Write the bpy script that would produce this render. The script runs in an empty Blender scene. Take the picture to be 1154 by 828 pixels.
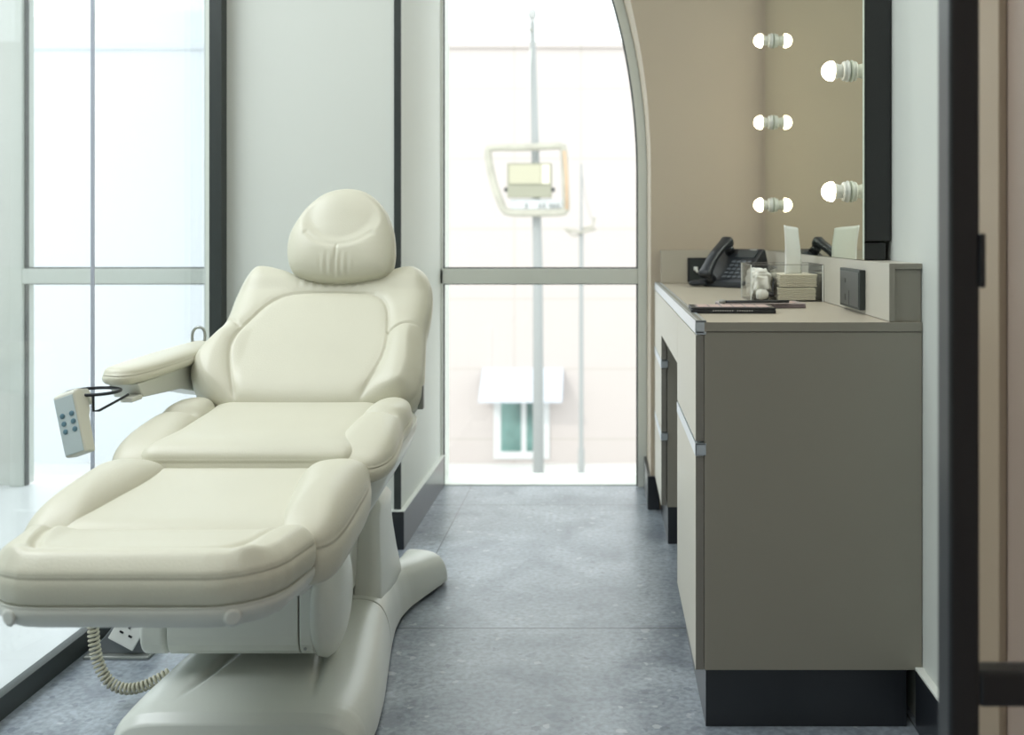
import bpy, bmesh, math, random
import numpy as np
from math import sin, cos, pi, radians, sqrt
from mathutils import Vector, Matrix

random.seed(7)
C = bpy.context.scene.collection
S = bpy.context.scene

# ------------------------------------------------------------------ camera, world, lights
cam_d = bpy.data.cameras.new('camera')
cam = bpy.data.objects.new('camera', cam_d); C.objects.link(cam)
cam.location = (0, 0, 1.04); cam.rotation_euler = (radians(90), 0, 0)
cam_d.sensor_width = 36; cam_d.lens = 36 * 1128 / 1154
cam_d.shift_x = -103 / 1154; cam_d.shift_y = -151 / 1154
cam_d.clip_start = 0.05; cam_d.clip_end = 300
cam_d.dof.use_dof = True; cam_d.dof.focus_distance = 2.35; cam_d.dof.aperture_fstop = 3.2
S.camera = cam
S.view_settings.view_transform = 'Standard'; S.view_settings.look = 'None'
S.view_settings.gamma = 1; S.view_settings.use_curve_mapping = False
S.view_settings.exposure = 0.27

w = bpy.data.worlds.new('sky'); S.world = w; w.use_nodes = True
bg = w.node_tree.nodes['Background']
bg.inputs[0].default_value = (0.93, 0.98, 1.0, 1); bg.inputs[1].default_value = 2.3

sun_d = bpy.data.lights.new('sun', 'SUN'); sun_d.energy = 0.9; sun_d.angle = radians(1.5); sun_d.color = (1, .93, .84)
sun = bpy.data.objects.new('sun', sun_d); C.objects.link(sun)
sun.rotation_euler = Vector((0.55, 0.75, -0.62)).to_track_quat('-Z', 'Y').to_euler()

def area(name, loc, sx, sy, power, col=(1, 1, 1)):
    d = bpy.data.lights.new(name, 'AREA'); d.shape = 'RECTANGLE'; d.size = sx; d.size_y = sy
    d.energy = power; d.color = col
    o = bpy.data.objects.new(name, d); C.objects.link(o); o.location = loc
    return o
area('fill_treatment_room', (-0.3, 1.9, 2.93), 1.0, 1.6, 14, (1, .98, .93))  # unseen fill light added above the chair to brighten the room
area('fill_entrance', (-0.5, -0.2, 2.93), 0.9, 0.9, 11, (1, .98, .94))  # added fill from the camera side, its source unseen
area('fill_next_room', (-2.6, 2.0, 2.93), 1.4, 2.2, 95, (.97, .99, 1))  # added fill that brightens the space beyond the glass, source unseen

# ------------------------------------------------------------------ materials
def mat(name, col, rough=.5, metal=0, spec=.5, coat=0, bump=0, bscale=60, var=0, vscale=6, emit=None, es=0):
    m = bpy.data.materials.new(name); m.use_nodes = True
    nt = m.node_tree; b = nt.nodes['Principled BSDF']
    b.inputs['Base Color'].default_value = (*col, 1); b.inputs['Roughness'].default_value = rough
    b.inputs['Metallic'].default_value = metal; b.inputs['Specular IOR Level'].default_value = spec
    b.inputs['Coat Weight'].default_value = coat
    tc = nt.nodes.new('ShaderNodeTexCoord')
    if var:
        n = nt.nodes.new('ShaderNodeTexNoise'); n.inputs['Scale'].default_value = vscale; n.inputs['Detail'].default_value = 5
        nt.links.new(tc.outputs['Object'], n.inputs['Vector'])
        r = nt.nodes.new('ShaderNodeValToRGB')
        r.color_ramp.elements[0].position = .3; r.color_ramp.elements[1].position = .7
        r.color_ramp.elements[0].color = (*[c * (1 - var) for c in col], 1)
        r.color_ramp.elements[1].color = (*[min(1, c * (1 + var)) for c in col], 1)
        nt.links.new(n.outputs['Fac'], r.inputs['Fac']); nt.links.new(r.outputs['Color'], b.inputs['Base Color'])
    if bump:
        n2 = nt.nodes.new('ShaderNodeTexNoise'); n2.inputs['Scale'].default_value = bscale; n2.inputs['Detail'].default_value = 6
        nt.links.new(tc.outputs['Object'], n2.inputs['Vector'])
        bp = nt.nodes.new('ShaderNodeBump'); bp.inputs['Strength'].default_value = bump; bp.inputs['Distance'].default_value = .002
        nt.links.new(n2.outputs['Fac'], bp.inputs['Height']); nt.links.new(bp.outputs['Normal'], b.inputs['Normal'])
    if emit:
        b.inputs['Emission Color'].default_value = (*emit, 1); b.inputs['Emission Strength'].default_value = es
    return m

def glass_mat(name, tint, gloss=.06, rough=0.0, white=0.0):
    m = bpy.data.materials.new(name); m.use_nodes = True; nt = m.node_tree
    for n in list(nt.nodes): nt.nodes.remove(n)
    out = nt.nodes.new('ShaderNodeOutputMaterial'); t = nt.nodes.new('ShaderNodeBsdfTransparent')
    t.inputs[0].default_value = (*tint, 1)
    g = nt.nodes.new('ShaderNodeBsdfGlossy'); g.inputs['Roughness'].default_value = rough
    lw = nt.nodes.new('ShaderNodeLayerWeight'); lw.inputs['Blend'].default_value = .5
    pw = nt.nodes.new('ShaderNodeMath'); pw.operation = 'POWER'; pw.inputs[1].default_value = 5; nt.links.new(lw.outputs['Facing'], pw.inputs[0])
    ma = nt.nodes.new('ShaderNodeMath'); ma.operation = 'MULTIPLY_ADD'; ma.inputs[1].default_value = .9; ma.inputs[2].default_value = .025
    nt.links.new(pw.outputs[0], ma.inputs[0])
    mx = nt.nodes.new('ShaderNodeMixShader')
    nt.links.new(ma.outputs[0], mx.inputs[0]); nt.links.new(t.outputs[0], mx.inputs[1]); nt.links.new(g.outputs[0], mx.inputs[2])
    last = mx
    if white:
        d = nt.nodes.new('ShaderNodeBsdfDiffuse'); d.inputs[0].default_value = (.9, .95, .95, 1)
        m2 = nt.nodes.new('ShaderNodeMixShader'); m2.inputs[0].default_value = white
        nt.links.new(mx.outputs[0], m2.inputs[1]); nt.links.new(d.outputs[0], m2.inputs[2]); last = m2
    nt.links.new(last.outputs[0], out.inputs[0])
    return m

def floor_mat():
    m = bpy.data.materials.new('stone_tile'); m.use_nodes = True; nt = m.node_tree; b = nt.nodes['Principled BSDF']
    L = nt.links.new
    tc = nt.nodes.new('ShaderNodeTexCoord')
    def noise(s, d, dist=0):
        n = nt.nodes.new('ShaderNodeTexNoise'); n.inputs['Scale'].default_value = s; n.inputs['Detail'].default_value = d
        n.inputs['Distortion'].default_value = dist; L(tc.outputs['Object'], n.inputs['Vector']); return n
    def ramp(src, stops):
        r = nt.nodes.new('ShaderNodeValToRGB'); e = r.color_ramp.elements
        e[0].position, e[0].color = stops[0][0], (*stops[0][1], 1); e[1].position, e[1].color = stops[1][0], (*stops[1][1], 1)
        for p, c in stops[2:]:
            x = e.new(p); x.color = (*c, 1)
        L(src, r.inputs['Fac']); return r
    def mix(mode, f, a, bb):
        x = nt.nodes.new('ShaderNodeMix'); x.data_type = 'RGBA'; x.blend_type = mode
        if isinstance(f, float): x.inputs[0].default_value = f
        else: L(f, x.inputs[0])
        L(a, x.inputs[6]); L(bb, x.inputs[7]); return x.outputs[2]
    base = ramp(noise(5, 8, .6).outputs['Fac'], [(.3, (.185, .220, .262)), (.7, (.42, .475, .53))])
    fine = ramp(noise(70, 8, .3).outputs['Fac'], [(.35, (.50, .50, .50)), (.65, (1, 1, 1))])
    c = mix('MULTIPLY', .75, base.outputs[0], fine.outputs[0])
    # pebbles: pale and dark aggregate with ragged outlines
    for sc, lo, col, dens in ((4.5, .06, (.16, .185, .22), .80), (11, .10, (.13, .155, .19), .80), (26, .10, (.55, .58, .60), .80), (30, .12, (.10, .12, .15), .74)):
        wn = noise(sc * 1.7, 4)
        mp = nt.nodes.new('ShaderNodeMix'); mp.data_type = 'RGBA'; mp.blend_type = 'LINEAR_LIGHT'; mp.inputs[0].default_value = .045 if sc < 20 else .02
        L(tc.outputs['Object'], mp.inputs[6]); L(wn.outputs['Color'], mp.inputs[7])
        v = nt.nodes.new('ShaderNodeTexVoronoi'); v.inputs['Scale'].default_value = sc; L(mp.outputs[2], v.inputs['Vector'])
        d = nt.nodes.new('ShaderNodeMath'); d.operation = 'LESS_THAN'; d.inputs[1].default_value = lo + .14; L(v.outputs['Distance'], d.inputs[0])
        sp = nt.nodes.new('ShaderNodeSeparateColor'); L(v.outputs['Color'], sp.inputs[0])
        g = nt.nodes.new('ShaderNodeMath'); g.operation = 'GREATER_THAN'; g.inputs[1].default_value = dens; L(sp.outputs[0], g.inputs[0])
        mu = nt.nodes.new('ShaderNodeMath'); mu.operation = 'MULTIPLY'; L(d.outputs[0], mu.inputs[0]); L(g.outputs[0], mu.inputs[1])
        m2 = nt.nodes.new('ShaderNodeMath'); m2.operation = 'MULTIPLY'; m2.inputs[1].default_value = .5; L(mu.outputs[0], m2.inputs[0])
        rgb = nt.nodes.new('ShaderNodeRGB'); rgb.outputs[0].default_value = (*col, 1)
        c = mix('MIX', m2.outputs[0], c, rgb.outputs[0])
    # joints of the 1.2 m tiles
    sx = nt.nodes.new('ShaderNodeSeparateXYZ'); L(tc.outputs['Object'], sx.inputs[0])
    js = []
    for k, off in ((0, .545), (1, -.235)):
        a = nt.nodes.new('ShaderNodeMath'); a.operation = 'ADD'; a.inputs[1].default_value = off + 12; L(sx.outputs[k], a.inputs[0])
        md = nt.nodes.new('ShaderNodeMath'); md.operation = 'MODULO'; md.inputs[1].default_value = 1.2; L(a.outputs[0], md.inputs[0])
        lt = nt.nodes.new('ShaderNodeMath'); lt.operation = 'LESS_THAN'; lt.inputs[1].default_value = (.0035, .006)[k]; L(md.outputs[0], lt.inputs[0]); js.append(lt)
    mxx = nt.nodes.new('ShaderNodeMath'); mxx.operation = 'MAXIMUM'; L(js[0].outputs[0], mxx.inputs[0]); L(js[1].outputs[0], mxx.inputs[1])
    rgb = nt.nodes.new('ShaderNodeRGB'); rgb.outputs[0].default_value = (.07, .08, .09, 1)
    c = mix('MIX', mxx.outputs[0], c, rgb.outputs[0])
    L(c, b.inputs['Base Color']); b.inputs['Roughness'].default_value = .31; b.inputs['Specular IOR Level'].default_value = .6
    bp = nt.nodes.new('ShaderNodeBump'); bp.inputs['Strength'].default_value = .12; bp.inputs['Distance'].default_value = .002
    L(noise(120, 5).outputs['Fac'], bp.inputs['Height']); L(bp.outputs[0], b.inputs['Normal'])
    return m

def facade_mat():
    m = bpy.data.materials.new('facade_panels'); m.use_nodes = True; nt = m.node_tree; b = nt.nodes['Principled BSDF']; L = nt.links.new
    tc = nt.nodes.new('ShaderNodeTexCoord'); sx = nt.nodes.new('ShaderNodeSeparateXYZ'); L(tc.outputs['Object'], sx.inputs[0])
    js = []
    for k, per, off in ((0, 2.0, 100.7), (2, 2.1, 20.3)):
        a = nt.nodes.new('ShaderNodeMath'); a.operation = 'ADD'; a.inputs[1].default_value = off; L(sx.outputs[k], a.inputs[0])
        md = nt.nodes.new('ShaderNodeMath'); md.operation = 'MODULO'; md.inputs[1].default_value = per; L(a.outputs[0], md.inputs[0])
        lt = nt.nodes.new('ShaderNodeMath'); lt.operation = 'LESS_THAN'; lt.inputs[1].default_value = .06; L(md.outputs[0], lt.inputs[0]); js.append(lt)
    mxx = nt.nodes.new('ShaderNodeMath'); mxx.operation = 'MAXIMUM'; L(js[0].outputs[0], mxx.inputs[0]); L(js[1].outputs[0], mxx.inputs[1])
    r = nt.nodes.new('ShaderNodeValToRGB'); r.color_ramp.elements[0].color = (.50, .452, .432, 1); r.color_ramp.elements[1].color = (.455, .41, .38, 1)
    L(mxx.outputs[0], r.inputs['Fac']); L(r.outputs[0], b.inputs['Base Color']); b.inputs['Roughness'].default_value = .9
    b.inputs['Specular IOR Level'].default_value = .1
    return m

M = dict(
    floor=floor_mat(), facade=facade_mat(),
    wall=mat('white_wall_paint', (.69, .725, .68), .55, spec=.3, bump=.05, bscale=200),
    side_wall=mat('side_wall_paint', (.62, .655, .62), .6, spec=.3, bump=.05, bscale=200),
    beige=mat('beige_wall_paint', (.52, .445, .345), .6, spec=.3, var=.03, vscale=2, bump=.08, bscale=150),
    ceil=mat('ceiling_paint', (.75, .77, .74), .8),
    frame=mat('window_frame_paint', (.78, .81, .76), .4),
    frame_dim=mat('window_frame_dimmed', (.48, .515, .475), .4),  # same frame paint, darkened in colour to offset the strong light there
    gasket=mat('gasket', (.03, .035, .035), .6),
    black=mat('black_skirting', (.018, .021, .026), .28, spec=.6),
    blackm=mat('black_metal_profile', (.012, .013, .016), .3, spec=.6),
    strip=mat('dark_strip', (.03, .038, .036), .45),
    glass=glass_mat('window_glass', (.97, .985, .98)),
    hazed_glass=glass_mat('partition_glass', (.97, .985, 1.0), white=.09),  # white diffuse share puts a bright haze into the glass
    clear=glass_mat('clear_acrylic', (.98, .985, .98)),
    leather=mat('cream_leather', (.62, .612, .50), .40, spec=.4, bump=.22, bscale=260, var=.02, vscale=4),
    plastic=mat('white_plastic', (.72, .75, .69), .3, spec=.5),
    shell=mat('pale_plastic_shell', (.66, .68, .62), .33),
    seam=mat('seam', (.12, .13, .12), .7),
    lam=mat('taupe_laminate', (.285, .27, .225), .5, spec=.35, bump=.06, bscale=90, var=.02, vscale=3),
    lamf=mat('cream_front', (.66, .63, .54), .42, spec=.4),
    edge=mat('front_edge_shade', (.21, .20, .175), .5),  # darker copy of the cream fronts, shade put into the colour
    ledge=mat('ledge_laminate', (.52, .50, .43), .4, spec=.4),
    top=mat('worktop_laminate', (.46, .42, .34), .4, var=.02, vscale=5, spec=.4),
    alu=mat('aluminium_profile', (.72, .78, .84), .28, metal=.75),
    mirror=mat('mirror_silver', (.88, .91, .82), .015, metal=1),
    mframe=mat('mirror_box', (.018, .02, .02), .45),
    bulb=mat('bulb_glow', (1, .95, .85), .3, emit=(1, .86, .62), es=7),
    ceramic=mat('white_ceramic', (.66, .68, .63), .35),
    phone=mat('phone_black', (.018, .022, .028), .32, spec=.55),
    phoneg=mat('phone_key', (.10, .115, .13), .4),
    lcd=mat('phone_screen', (.05, .06, .065), .15),
    tissue=mat('white_tissue', (.86, .88, .86), .9, bump=.3, bscale=60),
    towel=mat('beige_paper_towel', (.72, .67, .54), .9, bump=.2, bscale=80),
    cotton=mat('cotton', (.85, .84, .78), 1, bump=.8, bscale=120),
    palette=mat('palette_black', (.022, .024, .026), .45),
    palettep=mat('palette_mauve', (.20, .16, .17), .4),
    silver=mat('silver_print', (.38, .38, .36), .4),
    remote=mat('remote_body', (.63, .64, .56), .4),
    remotef=mat('remote_face', (.50, .59, .60), .35),
    button=mat('blue_button', (.10, .20, .25), .4),
    cord=mat('cream_cord', (.58, .56, .44), .5),
    wire=mat('dark_wire', (.02, .024, .03), .35, metal=.4),
    chrome=mat('grey_metal', (.35, .37, .35), .35, metal=.6),
    socket=mat('socket_white', (.84, .86, .82), .4),
    boxgrey=mat('floor_box_grey', (.22, .24, .25), .45, metal=.3),
    wood=mat('brown_veneer', (.34, .255, .21), .5, var=.08, vscale=2.5),
    woode=mat('pale_wood_edge', (.38, .29, .21), .5),
    palefloor=mat('pale_floor', (.62, .65, .65), .3),
    gwall=mat('pale_green_wall', (.50, .53, .49), .6),
    concrete=mat('pavement', (.64, .63, .61), .9, var=.03, vscale=.5, spec=.1),
    awn=mat('awning_white', (.50, .52, .57), .6, spec=.2),
    doorw=mat('door_white', (.60, .61, .61), .5),
    dglass=mat('door_glass', (.12, .22, .20), .12, spec=.7, var=.5, vscale=.9),
    pole=mat('grey_pole', (.29, .30, .295), .5, spec=.2),
    lampf=mat('flood_frame', (.36, .345, .29), .5, var=.12, vscale=3),
    lampb=mat('flood_back', (.27, .265, .20), .5),
    lampg=mat('flood_lens', (.40, .38, .28), .3),
    rust=mat('rust_edge', (.50, .34, .22), .7),
    reflection_dome=mat('pale_reflection', (.56, .62, .60), .8, spec=.1),  # tone of a glass reflection, given to a built shape
)
# eye shadow pans
for i, c in enumerate([(.48, .34, .30), (.55, .42, .38), (.40, .25, .24), (.62, .50, .45)]):
    M['pan%d' % i] = mat('pressed_powder_%s' % 'abcd'[i], c, .7)

# ------------------------------------------------------------------ helpers
def obj(name, bm, m, parent=None, smooth=False, bevel=0, bseg=2):
    me = bpy.data.meshes.new(name)
    bmesh.ops.recalc_face_normals(bm, faces=bm.faces)
    bm.to_mesh(me); bm.free()
    if isinstance(m, (list, tuple)):
        for x in m: me.materials.append(x)
    else: me.materials.append(m)
    o = bpy.data.objects.new(name, me); C.objects.link(o)
    if smooth:
        for p in me.polygons: p.use_smooth = True
    if bevel:
        b = o.modifiers.new('bevel', 'BEVEL'); b.width = bevel; b.segments = bseg; b.limit_method = 'ANGLE'; b.angle_limit = radians(40)
    if parent: o.parent = parent
    return o

def thing(name, label, cat, loc=(0, 0, 0), rz=0, group=None):
    o = bpy.data.objects.new(name, None); C.objects.link(o); o.empty_display_size = .05
    o.location = loc; o.rotation_euler = (0, 0, rz); o['label'] = label; o['category'] = cat
    if group: o['group'] = group
    return o

def tag(o, label, cat, group=None):
    o['label'] = label; o['category'] = cat
    if group: o['group'] = group
    return o

def struct(o):
    o['kind'] = 'structure'; return o

def bx(bm, x0, x1, y0, y1, z0, z1, mi=0, M4=None):
    vs = [bm.verts.new((x, y, z)) for x in (x0, x1) for y in (y0, y1) for z in (z0, z1)]
    if M4 is not None:
        for v in vs: v.co = M4 @ v.co
    for q in ((0, 1, 3, 2), (4, 6, 7, 5), (0, 4, 5, 1), (2, 3, 7, 6), (0, 2, 6, 4), (1, 5, 7, 3)):
        f = bm.faces.new([vs[i] for i in q]); f.material_index = mi
    return vs

def box(name, x0, x1, y0, y1, z0, z1, m, parent=None, bevel=0.0, M4=None, bseg=2):
    bm = bmesh.new(); bx(bm, x0, x1, y0, y1, z0, z1, 0, M4)
    return obj(name, bm, m, parent, False, bevel, bseg)

def prism(bm, poly, axis, a, b, mi=0):
    """poly: 2D points, extruded along axis from a to b (axis 0: (y,z), 1: (x,z), 2: (x,y))"""
    def mk(p, t):
        return {0: (t, p[0], p[1]), 1: (p[0], t, p[1]), 2: (p[0], p[1], t)}[axis]
    A = [bm.verts.new(mk(p, a)) for p in poly]; B = [bm.verts.new(mk(p, b)) for p in poly]
    n = len(poly)
    for i in range(n):
        f = bm.faces.new((A[i], A[(i + 1) % n], B[(i + 1) % n], B[i])); f.material_index = mi
    for L_ in (A, B):
        f = bm.faces.new(L_); f.material_index = mi

def tube(bm, pts, r, seg=10, closed=False, caps=True):
    pts = [Vector(p) for p in pts]; n = len(pts); rings = []
    rr = r if isinstance(r, (list, tuple)) else [r] * n
    up = None
    for i, p in enumerate(pts):
        if closed: t = pts[(i + 1) % n] - pts[i - 1]
        else: t = pts[min(i + 1, n - 1)] - pts[max(i - 1, 0)]
        t.normalize()
        if up is None: up = t.orthogonal().normalized()
        up = (up - t * up.dot(t)).normalized(); s = t.cross(up)
        rings.append([bm.verts.new(p + (up * cos(2 * pi * k / seg) + s * sin(2 * pi * k / seg)) * rr[i]) for k in range(seg)])
    m_ = n if closed else n - 1
    for i in range(m_):
        a, b = rings[i], rings[(i + 1) % n]
        off = 0
        if closed and i == n - 1:
            off = min(range(seg), key=lambda o: (a[0].co - b[o].co).length)
        for k in range(seg):
            bm.faces.new((a[k], a[(k + 1) % seg], b[(k + 1 + off) % seg], b[(k + off) % seg]))
    if caps and not closed:
        bm.faces.new(rings[0]); bm.faces.new(rings[-1])

def lathe(bm, prof, M4, seg=24):
    """prof: (r, h) along local +Z of M4"""
    rings = []
    for r, h in prof:
        if r < 1e-6: rings.append([bm.verts.new(M4 @ Vector((0, 0, h)))])
        else: rings.append([bm.verts.new(M4 @ Vector((r * cos(2 * pi * k / seg), r * sin(2 * pi * k / seg), h))) for k in range(seg)])
    for a, b in zip(rings, rings[1:]):
        for k in range(seg):
            k2 = (k + 1) % seg
            if len(a) == 1 and len(b) == 1: continue
            if len(a) == 1: bm.faces.new((a[0], b[k], b[k2]))
            elif len(b) == 1: bm.faces.new((a[k], a[k2], b[0]))
            else: bm.faces.new((a[k], a[k2], b[k2], b[k]))
    for rg in (rings[0], rings[-1]):
        if len(rg) > 1: bm.faces.new(rg)

def spline(P, n, closed=True):
    """Catmull-Rom through P sampled to n points evenly by length"""
    P = [Vector(p) for p in P]; m_ = len(P); out = []
    rng = m_ if closed else m_ - 1
    for i in range(rng):
        if closed: a, b, c, d = P[i - 1], P[i], P[(i + 1) % m_], P[(i + 2) % m_]
        else: a, b, c, d = P[max(i - 1, 0)], P[i], P[i + 1], P[min(i + 2, m_ - 1)]
        for k in range(24):
            t = k / 24
            out.append(.5 * ((2 * b) + (c - a) * t + (2 * a - 5 * b + 4 * c - d) * t * t + (3 * b - a - 3 * c + d) * t ** 3))
    if closed: out.append(out[0])
    else: out.append(P[-1])
    cum = [0]
    for a, b in zip(out, out[1:]): cum.append(cum[-1] + (b - a).length)
    tot = cum[-1]; res = []; j = 0
    for i in range(n):
        s = tot * i / (n if closed else n - 1)
        while j < len(cum) - 2 and cum[j + 1] < s: j += 1
        f = (s - cum[j]) / max(cum[j + 1] - cum[j], 1e-9)
        res.append(out[j].lerp(out[j + 1], min(f, 1)))
    return res

def dist_to(Q, poly, closed=False):
    """distance from every row of Q (n,2) to the polyline"""
    A = np.array([[p.x, p.y] for p in poly]); B = np.roll(A, -1, 0)
    if not closed: A, B = A[:-1], B[:-1]
    AB = B - A; L2 = np.maximum((AB ** 2).sum(1), 1e-12); out = np.full(len(Q), 9.0)
    for a_, ab, l2 in zip(A, AB, L2):
        d_ = Q - a_; t = np.clip((d_ @ ab) / l2, 0, 1)
        out = np.minimum(out, np.sqrt(((d_ - t[:, None] * ab) ** 2).sum(1)))
    return out

def smooth01(a, b, x):
    t = max(0, min(1, (x - a) / (b - a))); return t * t * (3 - 2 * t)

def pillow(name, outline, T, fr, m, parent, side=.05, n=2.6, seams=(), hf=None, center=None, na=150, nr=34, flare=.0, ew=.06, radial=False):
    """upholstered cushion: outline (u,v), domed top of height T over the rim, side going down by `side`; fr maps (u,v,h)->xyz"""
    if type(outline).__name__ == 'Poly':     # straight sides: dense linear resampling
        R_ = []
        for i, p in enumerate(outline):
            q = outline[(i + 1) % len(outline)]; L_ = math.hypot(q[0] - p[0], q[1] - p[1]); k_ = max(1, int(L_ / .012))
            R_ += [(p[0] + (q[0] - p[0]) * j / k_, p[1] + (q[1] - p[1]) * j / k_) for j in range(k_) if L_ > 1e-5]
        outline = R_
    P = spline([(a, b) for a, b in outline], na)
    P = [Vector((p.x, p.y)) for p in P]
    Cn = Vector(center) if center else sum(P, Vector((0, 0))) / na
    seams = [([Vector((q.x, q.y)) for q in spline(s[0], 40, False)], s[1], s[2]) for s in seams]
    bm = bmesh.new(); rings = []
    rs = np.array([sin(pi / 2 * k / nr) for k in range(nr, 0, -1)] + [0])
    PA = np.array([[p.x, p.y] for p in P]); CA = np.array([Cn.x, Cn.y])
    Q = np.concatenate([CA + (PA - CA) * r for r in rs])
    D = dist_to(Q, P, True); D[:na] = 0
    x_ = 1 - np.clip(D / ew, 0, 1)
    Hh = T * np.maximum(0, 1 - x_ ** n) ** (1 / n)
    if radial: Hh = T * np.maximum(0, 1 - np.repeat(rs, na) ** n) ** (1 / n)
    fade = np.clip(D / (ew * .5), 0, 1); fade = fade * fade * (3 - 2 * fade)
    if hf: Hh += np.array([hf(*q) for q in Q]) * fade
    for sp, dp, sg in seams: Hh -= dp * np.exp(-(dist_to(Q, sp) / sg) ** 2) * fade
    for k in range(nr):
        rings.append([bm.verts.new(fr(*Q[k * na + i], Hh[k * na + i])) for i in range(na)])
    cv = bm.verts.new(fr(*Q[-1], Hh[-1]))
    for a, b in zip(rings, rings[1:]):
        for k in range(na): bm.faces.new((a[k], a[(k + 1) % na], b[(k + 1) % na], b[k]))
    for k in range(na): bm.faces.new((rings[-1][k], rings[-1][(k + 1) % na], cv))
    prev = rings[0]
    steps = [(.03, .0012), (.07, -.0006), (.12, .0014), (.35, .003 + flare * .25), (.6, .0025 + flare * .55), (.82, -.0005 + flare * .85), (.95, -.004 + flare), (1.0, -.012 + flare)]
    for sfr, o_ in steps:
        ring = []
        for i, p in enumerate(P):
            t = (P[(i + 1) % na] - P[i - 1]); nn = Vector((t.y, -t.x)).normalized()
            if nn.dot(p - Cn) < 0: nn = -nn
            q = p + nn * o_
            ring.append(bm.verts.new(fr(q.x, q.y, -side * sfr)))
        for k in range(na): bm.faces.new((prev[k], prev[(k + 1) % na], ring[(k + 1) % na], ring[k]))
        prev = ring
    cb = bm.verts.new(fr(Cn.x, Cn.y, -side * 1.0))
    for k in range(na): bm.faces.new((prev[k], prev[(k + 1) % na], cb))
    return obj(name, bm, m, parent, True)

def rot_to(axis):  # matrix that sends +Z to axis
    return Vector((0, 0, 1)).rotation_difference(Vector(axis).normalized()).to_matrix().to_4x4()

# ------------------------------------------------------------------ the room
YW = 4.137      # window plane
struct(box('floor', -1.30, .68, -1.6, YW + .02, -.06, 0, M['floor']))
bm = bmesh.new(); bx(bm, -4.0, -1.30, -1.6, YW + .02, -.06, 0); struct(obj('floor_next_room', bm, M['palefloor']))
struct(box('ceiling', -4.1, .80, -1.7, YW + .25, 3.0, 3.1, M['ceil']))
struct(box('wall_right', .67, .80, 1.80, YW + .25, 0, 3.0, M['side_wall']))
struct(box('wall_right_entrance', .67, .80, -1.7, 1.80, 0, 3.0, M['wood']))
struct(box('trim_entrance', .655, .67, 1.66, 1.80, 0, 3.0, M['woode'], bevel=.003))
struct(box('wall_back', -4.1, .80, -1.7, -1.6, 0, 3.0, M['gwall']))
struct(box('wall_left', -4.1, -4.0, -1.7, YW + .25, 0, 3.0, M['gwall']))
# boxed-out column between the two windows
struct(box('wall_column', -1.262, -.668, 3.303, YW + .2, 0, 3.0, M['wall'], bevel=.002))
struct(box('trim_corner', -.69, -.6675, 3.297, 3.306, .132, 3.0, M['strip']))
struct(box('trim_partition_channel', -1.282, -1.243, 3.255, 3.303, .0, 3.0, M['strip']))
b_ = bmesh.new(); bx(b_, -1.24, -.656, 3.291, 3.303, 0, .125); bx(b_, -.668, -.656, 3.303, YW - .02, 0, .125)
struct(obj('baseboard_column', b_, M['black'], bevel=.001))
b_ = bmesh.new(); bx(b_, -1.24, -.654, 3.289, 3.303, .125, .130); bx(b_, -.668, -.654, 3.303, YW - .02, .125, .130)
struct(obj('trim_baseboard_column', b_, M['frame']))
b_ = bmesh.new(); bx(b_, .656, .67, 1.80, 2.105, 0, .125); struct(obj('baseboard_right', b_, M['black'], bevel=.001))
b_ = bmesh.new(); bx(b_, .654, .67, 1.80, 2.105, .125, .130); struct(obj('trim_baseboard_right', b_, M['frame']))

# facade wall with the arched opening, right pier reveal
def arch_x(z, x0=.139, z0=1.28):
    if z <= z0: return x0
    return x0 - 1.31 + 1.31 * sqrt(max(0, 1 - ((z - z0) / 1.87) ** 2))
zs = [0, .5, 1.0, 1.28] + [1.28 + .07 * i for i in range(1, 25)] + [3.0]
def arch_band(name, x_in_off, x_out, y0, y1, m, zlo=0.0):
    """solid between the arch line (offset outwards) and x_out (number or offset function)"""
    bm = bmesh.new(); L_ = []
    for z in zs:
        z = max(z, zlo); xi = arch_x(z) + x_in_off * 1.0
        sl = 0
        if z > 1.28:
            e = 1e-3; dx = (arch_x(z + e) - arch_x(z)) / e if z < 3.1 else -1
            sl = sqrt(1 + dx * dx) - 1
        xi = arch_x(z) + x_in_off * (1 + sl)
        xo = x_out if not callable(x_out) else arch_x(z) + x_out(0) * (1 + sl)
        L_.append([bm.verts.new(c) for c in ((xi, y0, z), (xo, y0, z), (xo, y1, z), (xi, y1, z))])
    for a, b in zip(L_, L_[1:]):
        for k in range(4): bm.faces.new((a[k], a[(k + 1) % 4], b[(k + 1) % 4], b[k]))
    bm.faces.new(L_[0]); bm.faces.new(L_[-1])
    return obj(name, bm, m)
struct(arch_band('wall_far', .040, .67, 3.78, YW + .2, M['beige']))
b_ = bmesh.new(); bx(b_, .168, .21, 3.768, 3.78, 0, .125); bx(b_, .166, .179, 3.78, YW - .03, 0, .125)
struct(obj('baseboard_far', b_, M['black'], bevel=.001))
# window 1 (right): frame, transom, gaskets, panes
win = thing('window_1', 'arched window', 'window'); del win['label']; del win['category']; struct(win)
f1 = arch_band('window_frame', .003, lambda z: .0385, YW - .03, YW + .06, M['frame']); f1.parent = win
g1 = arch_band('window_gasket', -.003, lambda z: .004, YW - .012, YW + .02, M['gasket']); g1.parent = win
bm = bmesh.new(); bx(bm, -.677, .141, YW - .03, YW + .06, .833, .895)
obj('window_transom', bm, M['frame'], win, bevel=.003)
box('window_frame', -.668, -.660, YW - .03, YW + .06, 0, 3.0, M['frame'], win)
bm = bmesh.new()
bx(bm, -.660, .139, YW - .012, YW + .01, .895, .9005); bx(bm, -.660, .139, YW - .012, YW + .01, .829, .833)
bx(bm, -.660, -.6565, YW - .012, YW + .01, 0, 3.0)
obj('window_gasket', bm, M['gasket'], win)
box('window_pane', -.662, .15, YW + .01, YW + .018, .90, 2.999, M['glass'], win)
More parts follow.
